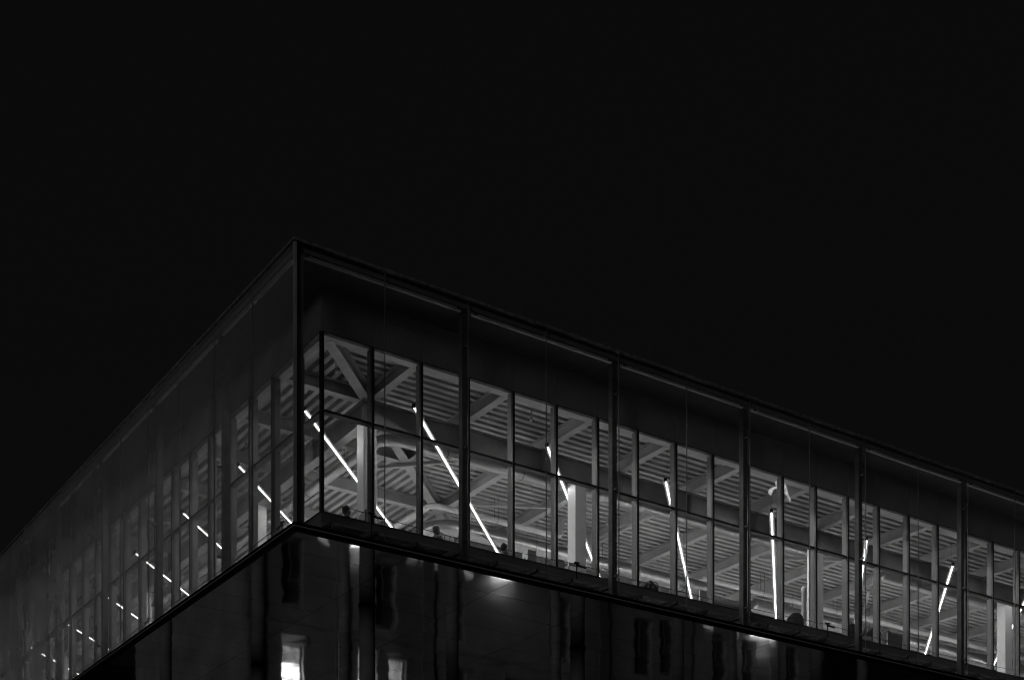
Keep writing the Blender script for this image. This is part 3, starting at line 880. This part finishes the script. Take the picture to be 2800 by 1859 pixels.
# ------------------------------------------------------------------ the old house behind the columns (mirrored in the soffit)
YW = 21.0
old = tag(empty('old_building', (8.2, YW, 0)), 'old rendered house with tall windows, mirrored in the polished soffit', 'building')
ox = 8.2
def ob(name, x0, x1, y0, y1, z0, z1, mat, parent=None):
    return bx(name, x0 - ox, x1 - ox, y0 - YW, y1 - YW, z0, z1, mat, parent or old)
wins = []   # x0, x1, z0, z1, kind
def mx(x0, x1, z0, z1, kind='dark'): wins.append((x0, x1, z0, z1, kind))
mx(9.55, 10.45, 9.15, 11.6, 'A'); mx(12.75, 13.6, 9.05, 11.5, 'B'); mx(14.1, 14.9, 9.1, 11.5, 'C')
mx(21.85, 22.9, 5.4, 7.9); mx(26.4, 27.4, 5.45, 7.95); mx(27.85, 28.7, 5.2, 7.7)
for x in (10.0, 14.0, 17.2, 31.4, 33.2, 36.0): mx(x - 0.45, x + 0.45, 5.4, 7.9)
for x in (17.3, 20.0, 22.3, 26.9, 28.3, 31.4, 33.3, 36.0): mx(x - 0.42, x + 0.42, 9.1, 11.5)
# wall as piers and bands round the openings
def wall_with_openings(x0, x1, z0, z1, ops):
    ops = sorted(ops)
    x = x0
    for a, b, c, d in ops:
        if a > x: ob('wall', x, a, YW, YW + 0.4, z0, z1, M['brick'])
        if c > z0: ob('wall', a, b, YW, YW + 0.4, z0, c, M['brick'])
        if d < z1: ob('wall', a, b, YW, YW + 0.4, d, z1, M['brick'])
        x = b
    if x < x1: ob('wall', x, x1, YW, YW + 0.4, z0, z1, M['brick'])
wall_with_openings(8.2, 38, 4.6, 8.5, [(a, b, c, d) for a, b, c, d, k in wins if d < 8.5])
wall_with_openings(8.2, 38, 8.5, 13.45, [(a, b, c, d) for a, b, c, d, k in wins if d > 8.5])
ob('wall', 8.2, 38, YW, YW + 0.4, 0.13, 4.6, M['brick'])
ob('wall', 8.2, 8.6, YW + 0.4, 33, 0.13, 13.45, M['brick'])
ob('string_course', 8.1, 38, YW - 0.10, YW - 0.002, 8.42, 8.62, M['stone'])
ob('string_course', 8.1, 38, YW - 0.12, YW - 0.002, 4.45, 4.75, M['stone'])
ob('plinth', 8.1, 38, YW - 0.08, YW - 0.002, 0.13, 1.1, M['stone'])
for x in (8.45, 11.95, 15.8, 24.6, 29.3, 34.6):
    ob('pilaster', x - 0.25, x + 0.25, YW - 0.20, YW - 0.125, 1.11, 13.4, M['stone'])
for (a, b, c, d, kind) in wins:
    w = bx('window', a - ox, b - ox, 0.28, 0.30, c, d, M['dglass'], old)
    hw, hh = (b - a) / 2, (d - c) / 2
    if kind in 'ABC':
        tz = {'A': (-hh, -0.42, -0.38, hh), 'B': (-hh, -0.1, -0.06, hh), 'C': (-hh, 0.35, 0.4, hh)}[kind]
        bx('pane', -hw + 0.05, hw - 0.05, -0.016, -0.012, tz[0] + 0.05, tz[1], M['litd'], w)
        bx('pane', -hw + 0.05, hw - 0.05, -0.016, -0.012, tz[2], tz[3] - 0.05, M['litw' if kind != 'C' else 'litd'], w)
    for q in (-1, 1):
        bx('jamb', q * (hw - 0.03) - 0.03, q * (hw - 0.03) + 0.03, -0.08, -0.02, -hh, hh, M['wframe'], w)
    bx('rail', -hw + 0.061, hw - 0.061, -0.07, -0.021, 0.10, 0.16, M['wframe'], w)
    if kind == 'dark': bx('glazing_bar', -0.02, 0.02, -0.06, -0.022, -hh + 0.01, 0.099, M['wframe'], w)
    bx('sill', -hw - 0.08, hw + 0.08, -0.42, -0.29, -hh - 0.10, -hh - 0.002, M['stone'], w)
# small lit fanlights below the first string course
for a, b, m_ in ((11.1, 11.5, 'litd'), (14.9, 15.35, 'litd'), (15.5, 16.3, 'litd'), (17.6, 18.0, 'litd'), (30.4, 31.0, 'litd'), (32.0, 32.5, 'litd')):
    w = bx('fanlight', a - ox, b - ox, -0.03, -0.004, 4.95, 5.25, M[m_], old)
    hw = (b - a) / 2
    for z_ in (-0.19, 0.151): bx('frame', -hw - 0.04, hw + 0.04, -0.03, 0.013, z_, z_ + 0.039, M['wframe'], w)
# lit wall lamps on the old house
def wall_lamp(x, z, w, label):
    t = tag(empty('wall_lamp', (x, YW - 0.19, z)), label, 'lamp', 'lamps on the old house')
    MB().box(-w / 2, w / 2, -0.22, -0.02, 0.0, 0.10).build('housing', M['black'], t)
    MB().box(-w / 2 + .03, w / 2 - .03, -0.20, -0.04, 0.101, 0.14).build('light', M['walllamp'], t)
    for s_ in (-1, 1): MB().box(s_ * w * .35 - .02, s_ * w * .35 + .02, -0.0199, 0.066, 0.02, 0.08).build('arm', M['black'], t)
wall_lamp(12.6, 5.0, 0.7, 'short lit wall lamp above the string course of the old house')
wall_lamp(19.3, 5.0, 1.2, 'middle lit wall lamp above the string course of the old house')
wall_lamp(33.8, 5.0, 1.7, 'longest lit wall lamp at the far end of the old house')
